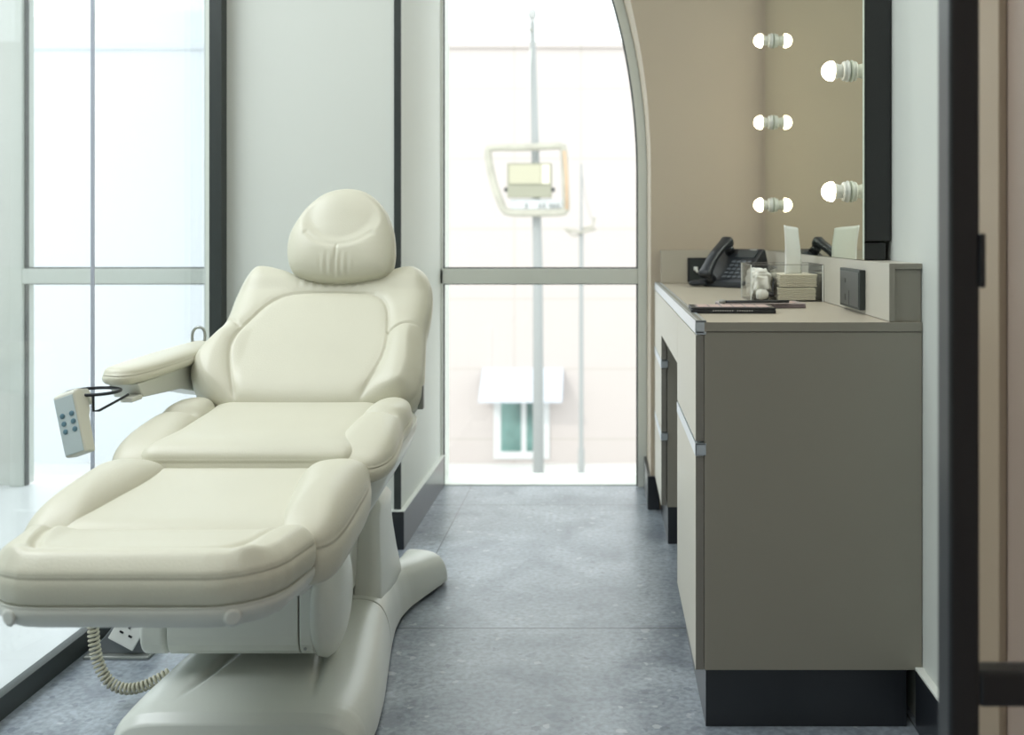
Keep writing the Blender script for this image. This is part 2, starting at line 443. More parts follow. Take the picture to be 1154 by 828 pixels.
box('window_pane', -.662, .15, YW + .01, YW + .018, .004, .83, M['glass'], win)
struct(box('floor_threshold', -.668, .19, YW - .004, YW + .2, -.06, .003, M['frame']))
# window 2 (left, in the next room)
win = thing('window_2', 'w', 'w'); del win['label']; del win['category']; struct(win)
bm = bmesh.new()
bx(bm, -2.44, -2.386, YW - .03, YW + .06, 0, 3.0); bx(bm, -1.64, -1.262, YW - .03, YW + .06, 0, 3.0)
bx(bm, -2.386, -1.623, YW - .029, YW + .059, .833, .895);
obj('window_frame', bm, M['frame_dim'], win, bevel=.003)
bm = bmesh.new()
bx(bm, -2.387, -2.379, YW - .012, YW + .01, 0, 3.0); bx(bm, -2.379, -1.623, YW - .012, YW + .01, .895, .901); bx(bm, -2.379, -1.623, YW - .012, YW + .01, .829, .833)
obj('window_gasket', bm, M['gasket'], win)
box('window_pane', -2.39, -1.62, YW + .011, YW + .018, .90, 2.999, M['glass'], win)
box('window_pane', -2.39, -1.62, YW + .011, YW + .018, .04, .83, M['glass'], win)
struct(box('wall_next_room', -4.0, -2.44, YW, YW + .06, 0, 3.0, M['gwall']))
# glass partition on the left
struct(box('trim_glass_channel', -1.312, -1.285, -1.5, 3.255, 0, .050, M['strip'], bevel=.001))
bm = bmesh.new(); bx(bm, -1.303, -1.293, -1.5, 2.541, .045, 2.99)
p = obj('wall_partition', bm, M['hazed_glass']); struct(p)
bm = bmesh.new(); bx(bm, -1.303, -1.293, 2.546, 3.255, .045, 2.99)
p = obj('wall_partition', bm, M['hazed_glass']); struct(p)
struct(box('trim_glass_joint', -1.3025, -1.2935, 2.542, 2.545, .045, 2.99, mat('joint', (.42, .44, .52), .4)))
# black framed glass door standing open at the right, nearest the camera
d = thing('door_1', 'w', 'w', (0, 0, 0)); del d['label']; del d['category']; struct(d)
bm = bmesh.new(); bx(bm, .415, .452, 1.20, 1.245, 0.0, 2.55); obj('door_stile', bm, M['blackm'], d, bevel=.004)
bm = bmesh.new(); bx(bm, .452, .655, 1.205, 1.24, .468, .512); obj('door_rail', bm, M['blackm'], d, bevel=.006)
bm = bmesh.new(); bx(bm, .452, .655, 1.205, 1.24, 2.50, 2.55); obj('door_rail', bm, M['blackm'], d, bevel=.004)
bm = bmesh.new(); bx(bm, .452, .655, 1.205, 1.24, 0.0, .06); obj('door_rail', bm, M['blackm'], d, bevel=.004)
bm = bmesh.new(); bx(bm, .452, .655, 1.218, 1.226, .06, .468); obj('door_pane', bm, M['glass'], d)
bm = bmesh.new(); bx(bm, .452, .655, 1.218, 1.226, .512, 2.50); obj('door_pane', bm, M['glass'], d)
bm = bmesh.new(); bx(bm, .450, .4575, 1.196, 1.25, .975, 1.04); obj('door_lock', bm, M['blackm'], d, bevel=.002)

# ------------------------------------------------------------------ treatment chair
CX, CY = -.735, 2.35
ch = thing('treatment_chair', 'cream leather reclining treatment chair with padded headrest and white plastic base', 'treatment chair', (CX, CY, 0))
def ln(y0, z0, y1, z1, ccx=0):
    """frame: u across, v = world Y, surface height follows the line, h up"""
    def fr(u, v, h):
        t = (v - y0) / (y1 - y0); return Vector((u + ccx, v - CY, z0 + (z1 - z0) * t + h))
    return fr
class Poly(list): pass
def se(hw, y0, y1, rf, rr, hw2=None, n=6):
    """rounded quadrilateral outline, half width hw at y0, hw2 at y1, front/rear corner radii"""
    hw2 = hw2 or hw; pts = Poly()
    for (cx, cy, r, a0) in ((hw - rf, y0 + rf, rf, -90), (hw2 - rr, y1 - rr, rr, 0), (-hw2 + rr, y1 - rr, rr, 90), (-hw + rf, y0 + rf, rf, 180)):
        for k in range(n + 1):
            a = radians(a0 + 90 * k / n); pts.append((cx + r * cos(a), cy + r * sin(a)))
    return pts

# seat
fr = ln(2.05, .578, 2.44, .602)
seat = pillow('seat_cushion', se(.222, 2.045, 2.47, .03, .03, .215), .034, fr, M['leather'], ch, side=.075, n=2.2, ew=.08)
for s in (1, -1):
    o_ = [(s * .166, 2.10), (s * .190, 2.052), (s * .262, 2.048), (s * .290, 2.10), (s * .288, 2.20), (s * .280, 2.27), (s * .283, 2.35), (s * .268, 2.415), (s * .232, 2.44), (s * .200, 2.41), (s * .182, 2.34), (s * .176, 2.26), (s * .166, 2.17)]
    pillow('side_bolster', o_, .052, ln(2.05, .562, 2.44, .620), M['leather'], seat, side=.034, n=2.2, radial=True, center=(s * .232, 2.24), na=110, nr=22,
           seams=[([(s * .15, 2.30), (s * .23, 2.262), (s * .31, 2.275)], .012, .014)])
pillow('seat_shell', se(.276, 2.07, 2.53, .08, .12, .284), .0, ln(2.05, .533, 2.44, .592), M['plastic'], ch, side=.130, n=3, flare=-.05)
# leg rest
fr = ln(1.70, .513, 2.05, .545)
leg = pillow('leg_cushion', se(.215, 1.708, 2.04, .02, .02, .215), .028, fr, M['leather'], ch, side=.06, n=2.4, ew=.05)
for s in (1, -1):
    o_ = [(s * .172, 1.73), (s * .20, 1.703), (s * .248, 1.703), (s * .272, 1.75), (s * .274, 1.88), (s * .268, 2.00), (s * .246, 2.05), (s * .195, 2.058), (s * .148, 2.03), (s * .138, 1.96), (s * .152, 1.85)]
    pillow('side_bolster', o_, .064, ln(1.70, .508, 2.05, .547), M['leather'], leg, side=.070, n=2.1, radial=True, center=(s * .216, 1.88), na=110, nr=22)
pillow('leg_shell', se(.235, 1.72, 2.06, .05, .05), .0, ln(1.70, .45, 2.05, .48), M['shell'], ch, side=.05, n=3, flare=-.02)
# foot rest
fr = ln(1.52, .520, 1.72, .522)
def hfoot(u, v):
    # raised roll running round the front
    return 0.010 * smooth01(1.585, 1.55, v) + .008 * smooth01(.15, .19, abs(u))
foot = pillow('foot_cushion', se(.238, 1.515, 1.712, .11, .03, .248), .022, fr, M['leather'], ch, side=.048, n=2.2, ew=.05, hf=hfoot,
              seams=[([(-.195, 1.70), (-.192, 1.66), (-.165, 1.590), (-.10, 1.575), (.09, 1.575), (.15, 1.597), (.178, 1.66), (.185, 1.70)], .010, .008)], na=260, nr=70)
fs = pillow('foot_shell', se(.237, 1.516, 1.73, .11, .035, .245), .0, ln(1.52, .473, 1.72, .475), M['shell'], ch, side=.038, n=3, flare=-.012)
for x in (-.17, .17):
    bm = bmesh.new(); lathe(bm, [(0, 0), (.013, .0), (.014, .003), (.008, .0045), (0, .002)], Matrix.Translation((x, 1.5265 - CY, .455)) @ rot_to((x * 2.4, -1, -.12)), 16)
    obj('screw_cap', bm, M['ceramic'], fs, True)

# backrest
NB = Vector((0, -.32, .38)).normalized(); VB = Vector((0, .38, .32)).normalized()
OB = Vector((0, 2.40 - CY, .63)) - NB * .035
def frb(u, v, h): return OB + Vector((u, 0, 0)) + VB * v + NB * (h - .02 * smooth01(.0, .25, 0) )
def curved(u, v, h):
    k = 0.22 * u * u * 4 * .12
    return OB + Vector((u, 0, 0)) + VB * v + NB * (h + k)
outl = [(-.195, .014), (-.262, .058), (-.297, .116), (-.299, .165), (-.279, .222), (-.258, .29), (-.257, .39), (-.246, .475), (-.208, .502), (-.141, .488), (-.068, .455), (.015, .446),
        (.10, .462), (.170, .496), (.222, .497), (.256, .452), (.268, .36), (.266, .267), (.276, .17), (.280, .10), (.258, .035), (.143, .004), (.0, -.004), (-.12, .002)]
panel = [(-.150, -.01), (-.160, .03), (-.19, .117), (-.203, .185), (-.189, .255), (-.148, .337), (-.090, .374), (.019, .380), (.112, .372), (.152, .345), (.172, .292), (.186, .185), (.176, .11), (.150, .03), (.14, -.01)]
def hback(u, v):
    h = .018 * smooth01(.16, .24, abs(u)) * smooth01(.30, .2, v)
    h += .012 * smooth01(.38, .43, v)
    h -= .014 * smooth01(.12, .0, abs(u)) * smooth01(.39, .46, v)
    # gathered leather under the headrest
    if v > .36: h += .0016 * sin(u * 260 + v * 20) * smooth01(.385, .41, v) * smooth01(.12, .05, abs(u))
    return h
back = pillow('backrest_cushion', outl, .050, curved, M['leather'], ch, side=.055, ew=.075, n=2.2, hf=hback, center=(0, .24), na=420, nr=110,
              seams=[(panel, .0055, .0032), (panel, .005, .014), ([(-.275, .29), (-.235, .275), (-.203, .245)], .007, .004), ([(.185, .226), (.224, .255), (.285, .268)], .007, .004)])
def shell_fr(u, v, h): return curved(u * .985, v * .985 + .003, h - .052)
pillow('back_shell', outl, .0, shell_fr, M['plastic'], ch, side=.045, n=3.0, center=(0, .24), na=120, nr=8, flare=-.02)
# headrest
VH = Vector((0, .12, .26)).normalized(); NH = Vector((0, -.26, .12)).normalized()
OH = Vector((0, 2.66 - CY, .91)) - NH * .03
def frh(u, v, h): return OH + Vector((u, 0, 0)) + VH * v + NH * h
ho = [(.018, .290), (.075, .278), (.120, .238), (.148, .180), (.160, .119), (.160, .068), (.143, .032), (.085, .018), (.02, .013), (-.05, .020), (-.100, .042), (-.122, .082), (-.126, .138), (-.112, .186), (-.084, .235), (-.040, .275)]
def hhead(u, v):
    d = ((u - .018) / .115) ** 2 + ((v - .195) / .098) ** 2
    h = -.012 * smooth01(0, .6, 1 - d) * smooth01(.29, .17, v)
    if v < .1: h += .0016 * sin((u - .018) * 330) * smooth01(.09, .05, v) * smooth01(.06, .02, abs(u - .018))
    return h
hd = pillow('headrest_cushion', ho, .055, frh, M['leather'], ch, side=.050, ew=.06, n=2.3, radial=True, hf=hhead, center=(.018, .15), na=260, nr=80,
            seams=[([(-.070, .140), (-.032, .113), (.018, .103), (.068, .113), (.106, .140)], .0035, .008), ([(.018, .100), (.018, .02)], .003, .0035)])
bm = bmesh.new()
bx(bm, .004, .032, 2.703 - CY, 2.725 - CY, .884, .96); bx(bm, -.045, .085, 2.72 - CY, 2.75 - CY, .93, .99)
obj('headrest_bracket', bm, M['wire'], ch, False, .003)

# armrest on the left
arm = obj
def arm_fr(u, v, h): return Vector((u, v - CY, .728 + .010 * (v - 2.2) / .5 + h))
ao = [(-.340, 2.195), (-.374, 2.22), (-.384, 2.30), (-.382, 2.55), (-.372, 2.68), (-.34, 2.70), (-.295, 2.68), (-.285, 2.50), (-.288, 2.30), (-.305, 2.21)]
ap = pillow('armrest_pad', ao, .018, arm_fr, M['leather'], ch, side=.022, n=3, center=(-.335, 2.45), na=110, nr=14, seams=[])
bm = bmesh.new()
prism(bm, [(2.225 - CY, .703), (2.25 - CY, .672), (2.45 - CY, .660), (2.62 - CY, .62), (2.72 - CY, .60), (2.72 - CY, .712), (2.60 - CY, .712), (2.225 - CY, .7065)], 0, -.365, -.298)
obj('armrest_body', bm, M['shell'], ch, bevel=.008, bseg=3)
bm = bmesh.new()
pts = [(-0.352, 2.66 - CY, .722), (-0.358, 2.66 - CY, .765), (-0.352, 2.66 - CY, .785), (-0.340, 2.66 - CY, .791), (-0.328, 2.66 - CY, .785), (-0.324, 2.66 - CY, .765), (-0.332, 2.66 - CY, .722)]
tube(bm, spline(pts, 30, False), .0038, 8)
obj('armrest_hook', bm, M['chrome'], ch, True)
# wire ring clipped to the armrest
bm = bmesh.new(); rc = Vector((-.362, 2.155 - CY, .700))
ring = [rc + Vector((.052 * cos(a), .052 * sin(a), 0)) for a in [2 * pi * k / 40 for k in range(40)]]
tube(bm, ring, .0036, 8, closed=True)
tube(bm, [rc + Vector((.022, -.047, 0)), rc + Vector((.022, -.045, -.034)), rc + Vector((.026, -.030, -.036)), rc + Vector((.045, .03, -.020)), rc + Vector((.040, .07, -.018))], .0028, 8)
obj('holder_ring', bm, M['wire'], ch, True)
bm = bmesh.new(); bx(bm, -.328, -.300, 2.20 - CY, 2.25 - CY, .668, .680); obj('holder_clip', bm, M['shell'], ch, bevel=.003)

# lift housing under the seat
def rounded(pts, r, n=5):
    out = []
    for i, p in enumerate(pts):
        a = Vector(pts[i - 1]); b = Vector(p); c = Vector(pts[(i + 1) % len(pts)])
        u = (a - b).normalized(); v_ = (c - b).normalized(); rr = min(r, (a - b).length / 2.1, (c - b).length / 2.1)
        for k in range(n + 1):
            t = k / n; q = b + u * rr * (1 - t) ** 2 + v_ * rr * t ** 2
            out.append((q.x, q.y))
    return out
prof = rounded([(2.085 - CY, .150), (2.40 - CY, .150), (2.44 - CY, .40), (2.15 - CY, .47), (2.085 - CY, .44)], .05)
bm = bmesh.new(); prism(bm, prof, 0, -.175, .098)
hs = obj('lift_housing', bm, M['plastic'], ch, bevel=.002)
bm = bmesh.new(); prism(bm, prof, 0, .1005, .128); obj('housing_band', bm, M['plastic'], hs, bevel=.004)
bm = bmesh.new()
prism(bm, prof, 0, -.235, -.1775); obj('housing_band', bm, M['plastic'], hs, bevel=.012, bseg=4)
dc = Vector((.124, 2.19 - CY, .247))
bm = bmesh.new(); lathe(bm, [(0, 0), (0.108, 0), (.118, .004), (.120, .018), (.112, .030), (.085, .042), (.04, .048), (0, .049)], Matrix.Translation(dc) @ Matrix.Scale(1.04, 4, (0, 0, 1)) @ rot_to((1, 0, 0)), 48)
obj('pivot_cover', bm, M['plastic'], ch, True)
for (y, z) in ((2.0838, .30), (2.0838, .175), (2.0838, .41)):
    bm = bmesh.new(); lathe(bm, [(0, 0), (.0035, 0), (.0035, .0015), (0, .0018)], Matrix.Translation((.114, y - CY + .002, z)) @ rot_to((0, -1, 0)), 10)
    obj('screw', bm, M['chrome'], hs)
# central column and a dark slab painting the shade between it and the tower
bm = bmesh.new(); bx(bm, -.13, .10, 2.44 - CY, 2.62 - CY, .05, .52); obj('lift_column', bm, M['plastic'], ch, bevel=.012, bseg=3)
bm = bmesh.new(); bx(bm, .06, .118, 2.28 - CY, 2.60 - CY, .16, .50); obj('lift_arm', bm, M['shell'], ch, bevel=.008, bseg=3)
bm = bmesh.new(); bx(bm, .100, .112, 2.56 - CY, 2.66 - CY, .10, .50); obj('column_gap_shade', bm, M['seam'], ch)

# base
W = [(1.930, .215), (1.945, .240), (1.98, .252), (2.08, .250), (2.20, .238), (2.35, .215), (2.50, .192), (2.60, .180), (2.68, .178), (2.76, .190), (2.84, .215), (2.92, .242), (2.97, .256), (2.99, .254), (3.01, .240)]
def lerp_tab(tab, x):
    if x <= tab[0][0]: return tab[0][1]
    for (a, b), (c, d_) in zip(tab, tab[1:]):
        if x <= c:
            t = (x - a) / (c - a); t = t * t * (3 - 2 * t) if False else t
            return b + (d_ - b) * t
    return tab[-1][1]
H = [(1.930, .035), (1.934, .060), (1.945, .085), (1.965, .100), (2.0, .106), (2.15, .112), (2.35, .128), (2.5, .145), (2.65, .150), (2.8, .130), (2.9, .114), (2.955, .110), (2.975, .102), (2.995, .080), (3.01, .045)]
def smooth_tab(tab, y):
    return sum(lerp_tab(tab, y + d) * w_ for d, w_ in ((-.02, .25), (0, .5), (.02, .25)))
def base_mesh(ya, yb, name, inset=0.0):
    bm = bmesh.new(); NY, NX = 110, 120; rows = []
    ys = [ya + (yb - ya) * i / NY for i in range(NY + 1)]
    if ya < 1.95: ys = sorted(set(ys + [1.932, 1.935, 1.939, 1.944, 1.95, 1.957, 1.965, 1.975]))
    for y in ys:
        edge = (y < 1.99 or y > 2.95)
        hw = lerp_tab(W, y) if edge else smooth_tab(W, y); hh = lerp_tab(H, y) if y < 1.99 or y > 2.96 else smooth_tab(H, y)
        row = []
        for k in range(NX + 1):
            t = -cos(pi * k / NX)
            x = hw * t; z = .018 + (hh - .018) * (1 - abs(t) ** 9) ** (1 / 2.0)
            # the sides flare outwards towards the floor
            # moulded groove running diagonally on the left, valley between the rear feet
            if y > 1.98 and y < 2.6:
                for sgn in (1, -1):
                    d = (x * sgn) - (-.141 + (y - 1.98) * .19); sg_ = .004 + .04 * max(0, y - 2.0)
                    z -= .011 * math.exp(-(d / sg_) ** 2) * smooth01(1.99, 2.12, y) * smooth01(2.6, 2.4, y)
            if y > 2.78: z -= (hh - .03) * smooth01(.15, .08, abs(x)) * smooth01(2.78, 2.86, y)
            row.append(bm.verts.new((x + .015, y - CY, max(z, .018))))
        rows.append(row)
    for a, b in zip(rows, rows[1:]):
        for k in range(NX): bm.faces.new((a[k], a[k + 1], b[k + 1], b[k]))
    for row in (rows[0], rows[-1]):
        lo = [bm.verts.new((v.co.x, v.co.y, .012)) for v in row]
        for k in range(NX): bm.faces.new((row[k], row[k + 1], lo[k + 1], lo[k]))
        if row is rows[0]: la = lo
        else: lb = lo
    # sides down to floor level
    for k in (0, -1):
        prev = la[k]; side = [r[k] for r in rows]
        bots = [la[k]] + [bm.verts.new((r[k].co.x, r[k].co.y, .012)) for r in rows[1:-1]] + [lb[k]]
        for i in range(len(side) - 1): bm.faces.new((side[i], side[i + 1], bots[i + 1], bots[i]))
    return bm
obj('base_cover', base_mesh(1.930, 2.462, 'b'), M['plastic'], ch, True)
obj('base_cover', base_mesh(2.466, 3.01, 'b'), M['plastic'], ch, True)
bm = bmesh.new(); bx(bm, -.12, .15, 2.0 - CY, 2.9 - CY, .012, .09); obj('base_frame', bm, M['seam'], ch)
for x, y in ((-.19, 2.0), (.21, 2.0), (-.185, 2.93), (.215, 2.93)):
    bm = bmesh.new(); lathe(bm, [(0, 0), (.018, 0), (.018, .03), (0, .03)], Matrix.Translation((x, y - CY, 0)), 16); obj('rubber_foot', bm, M['blackm'], ch)
# tower fins
for s in (1, -1):
    bm = bmesh.new(); secs = []
    for z, xi, xo, ya, yb in ((.09, .095, .166, 2.475, 2.78), (.13, .097, .165, 2.48, 2.77), (.155, .099, .163, 2.488, 2.755), (.20, .10, .160, 2.50, 2.73), (.26, .10, .155, 2.512, 2.71), (.32, .101, .152, 2.522, 2.69),
                              (.350, .103, .155, 2.527, 2.69), (.368, .106, .147, 2.534, 2.67), (.378, .112, .138, 2.545, 2.65), (.381, .12, .130, 2.56, 2.63)):
        r = min((xo - xi) * .42, .035); pts = []
        for (cx, cy, a0) in ((xo - r, ya + r, -90), (xo - r, yb - r, 0), (xi + .006, yb - .006, 90), (xi + .006, ya + .006, 180)):
            rr = r if a0 in (-90, 0) else .006
            for k in range(7):
                a = radians(a0 + 15 * k); pts.append(bm.verts.new((s * (cx + rr * cos(a)) + .015, cy + rr * sin(a) - CY, z)))
        secs.append(pts)
    for a, b in zip(secs, secs[1:]):
        n = len(a)
        for k in range(n): bm.faces.new((a[k], a[(k + 1) % n], b[(k + 1) % n], b[k]))
    bm.faces.new(secs[-1]); bm.faces.new(secs[0])
    obj('tower_cover', bm, M['plastic'], ch, True)
bm = bmesh.new(); bx(bm, .262, .285, 2.50 - CY, 2.52 - CY, .60, .66); obj('armrest_socket', bm, M['chrome'], ch, bevel=.003)
bm = bmesh.new(); tube(bm, [(.20, 2.50 - CY, .52), (.262, 2.53 - CY, .63), (.26, 2.62 - CY, .74)], .006); obj('recline_link', bm, M['wire'], ch, True)

# hand control hanging beside the armrest, with coiled cord
rm = thing('hand_control', 'cream hand control with blue buttons hanging on the wire ring', 'remote control', (-1.115, 2.09, .70))
rm.rotation_euler = (radians(-10), radians(-19), radians(-4))
def rbox(name, x0, x1, y0, y1, z0, z1, m, parent, bev=.004): return box(name, x0, x1, y0, y1, z0, z1, m, parent, bevel=bev, bseg=3)
bm = bmesh.new()
prism(bm, [(-.020, -.125), (.014, -.125), (.018, -.05), (.026, -.035), (.026, .0), (.0, .012), (-.020, .004)], 0, -.024, .024)
rb = obj('control_body', bm, M['remote'], rm, bevel=.005, bseg=3)
bm = bmesh.new(); bx(bm, -.021, .021, -.0222, -.0195, -.121, -.002); fc = obj('control_face', bm, M['remotef'], rm, bevel=.001)
for i in range(3):
    for x in (-.009, .012):
        bm = bmesh.new(); lathe(bm, [(0, 0), (.0055, 0), (.0055, .0012), (.004, .002), (0, .002)], Matrix.Translation((x, -.022, -.040 - i * .0165)) @ rot_to((0, -1, 0)), 14)
        obj('button', bm, M['button'], fc, True)
bm = bmesh.new(); prism(bm, [(.0, .0), (.0, .012), (.04, .012), (.046, .005), (.046, -.022), (.040, -.022), (.038, .0)], 0, .004, .018)
obj('hanging_clip', bm, M['shell'], rm, bevel=.002)
# coiled cord
path = spline([(-1.085, 2.14, .49), (-1.110, 2.18, .30), (-1.122, 2.20, .19), (-1.114, 2.20, .11), (-1.090, 2.20, .060), (-1.055, 2.20, .040), (-1.01, 2.20, .046), (-.955, 2.21, .072)], 900, False)
bm = bmesh.new(); pts = []
s_ = 0
for i, p_ in enumerate(path):
    t = (path[min(i + 1, 899)] - path[max(i - 1, 0)]).normalized(); u = Vector((0, 1, 0)); u = (u - t * u.dot(t)).normalized(); v_ = t.cross(u)
    a = i * 2 * pi / 900 * 62
    pts.append(p_ + (u * cos(a) + v_ * sin(a)) * .0098)
tube(bm, pts, .0032, 6)
cd = obj('coiled_cord', bm, M['cord'], None, True)
tag(cd, 'coiled cream cord hanging down to the white chair base', 'cord')

# floor socket box left of the chair base
fb = thing('floor_socket_box', 'grey pop-up floor box with white three-pin socket behind coiled cord', 'floor socket', (-1.185, 2.49, 0))
bm = bmesh.new(); bx(bm, -.085, .075, -.05, .075, .0, .008); obj('cover_plate', bm, M['chrome'], fb, bevel=.003)
bm = bmesh.new(); prism(bm, [(-.075, .008), (.060, .008), (.060, .03), (.030, .092), (.0, .100)], 1, -.03, .06); obj('housing', bm, M['boxgrey'], fb, bevel=.002)
Ms = Matrix.Translation((.020, -.034, .066)) @ Matrix.Rotation(radians(28), 4, 'Y') @ Matrix.Rotation(radians(-8), 4, 'X')
sp_ = box('socket_plate', -.034, .034, -.006, .0, -.036, .036, M['socket'], fb, bevel=.002, M4=Ms)
for (x, z, a, b2) in ((0, .012, .0028, .0055), (-.012, -.008, .0048, .0022), (.012, -.008, .0048, .0022)):
    box('pin_slot', x - a, x + a, -.0072, -.0058, z - b2, z + b2, M['blackm'], sp_, 0, Ms)

# ------------------------------------------------------------------ vanity counter
vc = thing('vanity_counter', 'taupe laminate vanity counter with cream drawer fronts along right wall', 'counter', (.44, 2.94, 0))
OX, OY = .44, 2.94
def vbox(name, x0, x1, y0, y1, z0, z1, m, parent=None, bevel=.001): return box(name, x0 - OX, x1 - OX, y0 - OY, y1 - OY, z0, z1, m, parent or vc, bevel)
vbox('worktop', .212, .6685, 2.10, 3.778, .835, .854, M['top'], bevel=.0015)
vbox('worktop_edge', .212, .6685, 2.0985, 2.1005, .8345, .8535, M['lam'], bevel=0)
vbox('end_panel', .212, .6685, 2.10, 2.119, .124, .833, M['lam'])
vbox('cabinet_body', .214, .655, 2.119, 2.622, .124, .833, M['lam'])
vbox('cabinet_body', .214, .655, 3.35, 3.765, .124, .833, M['lam'])
vbox('apron_body', .214, .40, 2.622, 3.35, .70, .833, M['lam'])
vbox('plinth', .216, .640, 2.112, 2.622, 0, .124, M['black'])
vbox('plinth', .216, .655, 3.352, 3.765, 0, .124, M['black'])
for y0, y1, z0, z1, nm in ((2.102, 2.622, .604, .826, 'drawer_front'), (2.102, 2.622, .124, .572, 'cupboard_door'), (2.626, 3.346, .70, .826, 'apron_front'),
                       (3.350, 3.765, .618, .826, 'drawer_front'), (3.350, 3.765, .376, .595, 'drawer_front'), (3.350, 3.765, .130, .352, 'drawer_front')):
    f = vbox(nm, .1935, .211, y0, y1, z0, z1, [M['lamf']])
    vbox('front_edge_shade', .1940, .2105, y0 - .0007, y0 + .0002, z0 + .0005, z1 - .0005, M['edge'], f, bevel=0)  # near end of each front overlaid in the shaded tone
# aluminium grip profiles
def grip(y0, y1, z, name='grip_profile'):
    bm = bmesh.new()
    prism(bm, [(.1925 - OX, z - .026), (.1955 - OX, z - .026), (.1955 - OX, z - .003), (.216 - OX, z - .003), (.216 - OX, z), (.1925 - OX, z)], 1, y0 - OY, y1 - OY)
    prism(bm, [(.1955 - OX, z - .026), (.2105 - OX, z - .026), (.2105 - OX, z - .023), (.1955 - OX, z - .023)], 1, y0 - OY, y1 - OY)
    return obj(name, bm, M['alu'], vc)
grip(2.099, 2.623, .857); grip(2.625, 3.348, .857); grip(3.35, 3.767, .857)
bm = bmesh.new()
bx(bm, .194 - OX, .216 - OX, 2.099 - OY, 2.108 - OY, .828, .857); obj('grip_end_cap', bm, M['alu'], vc, bevel=.001)
for y0, y1 in ((2.110, 2.622), (2.626, 3.347), (3.352, 3.766)): vbox('grip_channel_shade', .200, .2085, y0, y1, .8568, .8574, M['chrome'], bevel=0)  # flat grey strips paint the dark of the grip channel
grip(2.099, 2.623, .600); grip(3.346, 3.767, .616); grip(3.346, 3.767, .374)
for y0, z in ((2.099, .600), (3.346, .616), (3.346, .374)):
    bm = bmesh.new(); bx(bm, .193 - OX, .2155 - OX, y0 - OY, y0 + .006 - OY, z - .025, z); obj('grip_end_cap', bm, M['alu'], vc, bevel=.001)
# raised back shelf
us = thing('upstand', 'taupe raised ledge behind worktop along right wall', 'ledge', (.635, 2.94, .854))
def ub(name, x0, x1, y0, y1, z0, z1, m, bevel=.001): return box(name, x0 - .635, x1 - .635, y0 - 2.94, y1 - 2.94, z0 - .854, z1 - .854, m, us, bevel)
ub('ledge_front', .600, .612, 2.102, 3.776, .855, .977, M['ledge'])
ub('ledge_top', .612, .6685, 2.1025, 3.776, .965, .977, M['ledge'])
ub('ledge_end', .612, .6685, 2.106, 2.118, .855, .9645, M['lam'])
ub('ledge_edge', .6002, .6118, 2.1005, 2.102, .8555, .9768, M['lam'], 0)
ub('ledge_edge', .612, .6685, 2.1010, 2.1025, .9655, .9768, M['lam'], 0)
u2 = thing('upstand', 'short taupe ledge across far end of worktop under beige wall', 'ledge', (.40, 3.75, .854))
box('ledge_front', .214 - .40, .599 - .40, 3.722 - 3.75, 3.734 - 3.75, .001, .123, M['top'], u2, .001)
box('ledge_top', .214 - .40, .599 - .40, 3.734 - 3.75, 3.777 - 3.75, .111, .123, M['lam'], u2, .001)
# dark outlet plates
op = thing('outlet_plate', 'black square outlet plate standing proud of ledge near counter end', 'outlet', (.593, 2.385, .91))
box('plate', -.007, .0065, -.095, .095, -.046, .046, M['strip'], op, .0015)
bm = bmesh.new()
bx(bm, -.0085, -.0068, -.088, .088, -.040, .040); obj('rocker_panel', bm, mat('outlet_face', (.075, .08, .08), .35), op, bevel=.001)
bm = bmesh.new(); bx(bm, -.0092, -.0084, -.004, -.002, -.040, -.005); obj('panel_gap', bm, M['blackm'], op)
for z0, z1 in ((-.03, -.015), (.012, .022)): box('pin_slot', -.0092, -.0084, .030, .045, z0, z1, M['blackm'], op)
op = thing('outlet_plate', 'black outlet plate on far ledge, partly behind the phone', 'outlet', (.372, 3.716, .905))
box('plate', -.060, .060, -.006, .0055, -.045, .045, M['blackm'], op, .0015)
bm = bmesh.new(); bx(bm, -.052, .052, -.0075, -.0058, -.038, .038); obj('rocker_panel', bm, M['strip'], op, bevel=.001)
bm = bmesh.new(); tube(bm, [(-.030, -.008, .005), (-.030, -.03, .004), (-.028, -.05, -.005)], .005); bx(bm, -.038, -.022, -.016, -.008, -.002, .012); obj('plug', bm, M['ceramic'], op, True)

# ------------------------------------------------------------------ mirror and bulbs
mr = thing('vanity_mirror', 'tall wall mirror in deep black box frame above the counter', 'mirror', (.63, 3.01, 1.60))
def mb(name, x0, x1, y0, y1, z0, z1, m, b=.002): return box(name, x0 - .63, x1 - .63, y0 - 3.01, y1 - 3.01, z0 - 1.6, z1 - 1.6, m, mr, b)
mb('mirror_glass', .6000, .6045, 2.318, 3.712, .9785, 2.30, M['mirror'], 0)
mb('box_frame', .6050, .669, 2.322, 3.71, 1.021, 2.31, M['mframe'], .006)
mb('lower_rail', .6050, .658, 2.330, 3.70, .9785, 1.019, M['mframe'])
def bulb(y, z):
    R_ = Matrix.Translation((.5995 - .63, y - 3.01, z - 1.6)) @ rot_to((-1, 0, 0))
    bm = bmesh.new(); lathe(bm, [(.0, 0), (.0235, 0), (.0265, .003), (.0265, .006), (.022, .009), (.0245, .012), (.0225, .016), (.0175, .017)], R_, 32)
    t = obj('bulb_socket', bm, M['ceramic'], mr, True)
    bm = bmesh.new(); lathe(bm, [(.0, .014), (.0165, .016), (.0165, .024), (.019, .032), (.0215, .037), (.0, .0372)], R_, 28)
    obj('bulb_neck', bm, M['ceramic'], t, True)
    pr = [(.0, .0373), (.0215, .0373)] + [(.0245 * cos(a), .043 + .0245 * sin(a)) for a in [radians(k) for k in range(-8, 91, 7)]] + [(0, .0675)]
    bm = bmesh.new(); lathe(bm, pr, R_, 32)
    obj('bulb_globe', bm, M['bulb'], t, True)['label'] = 'glowing round bulb'
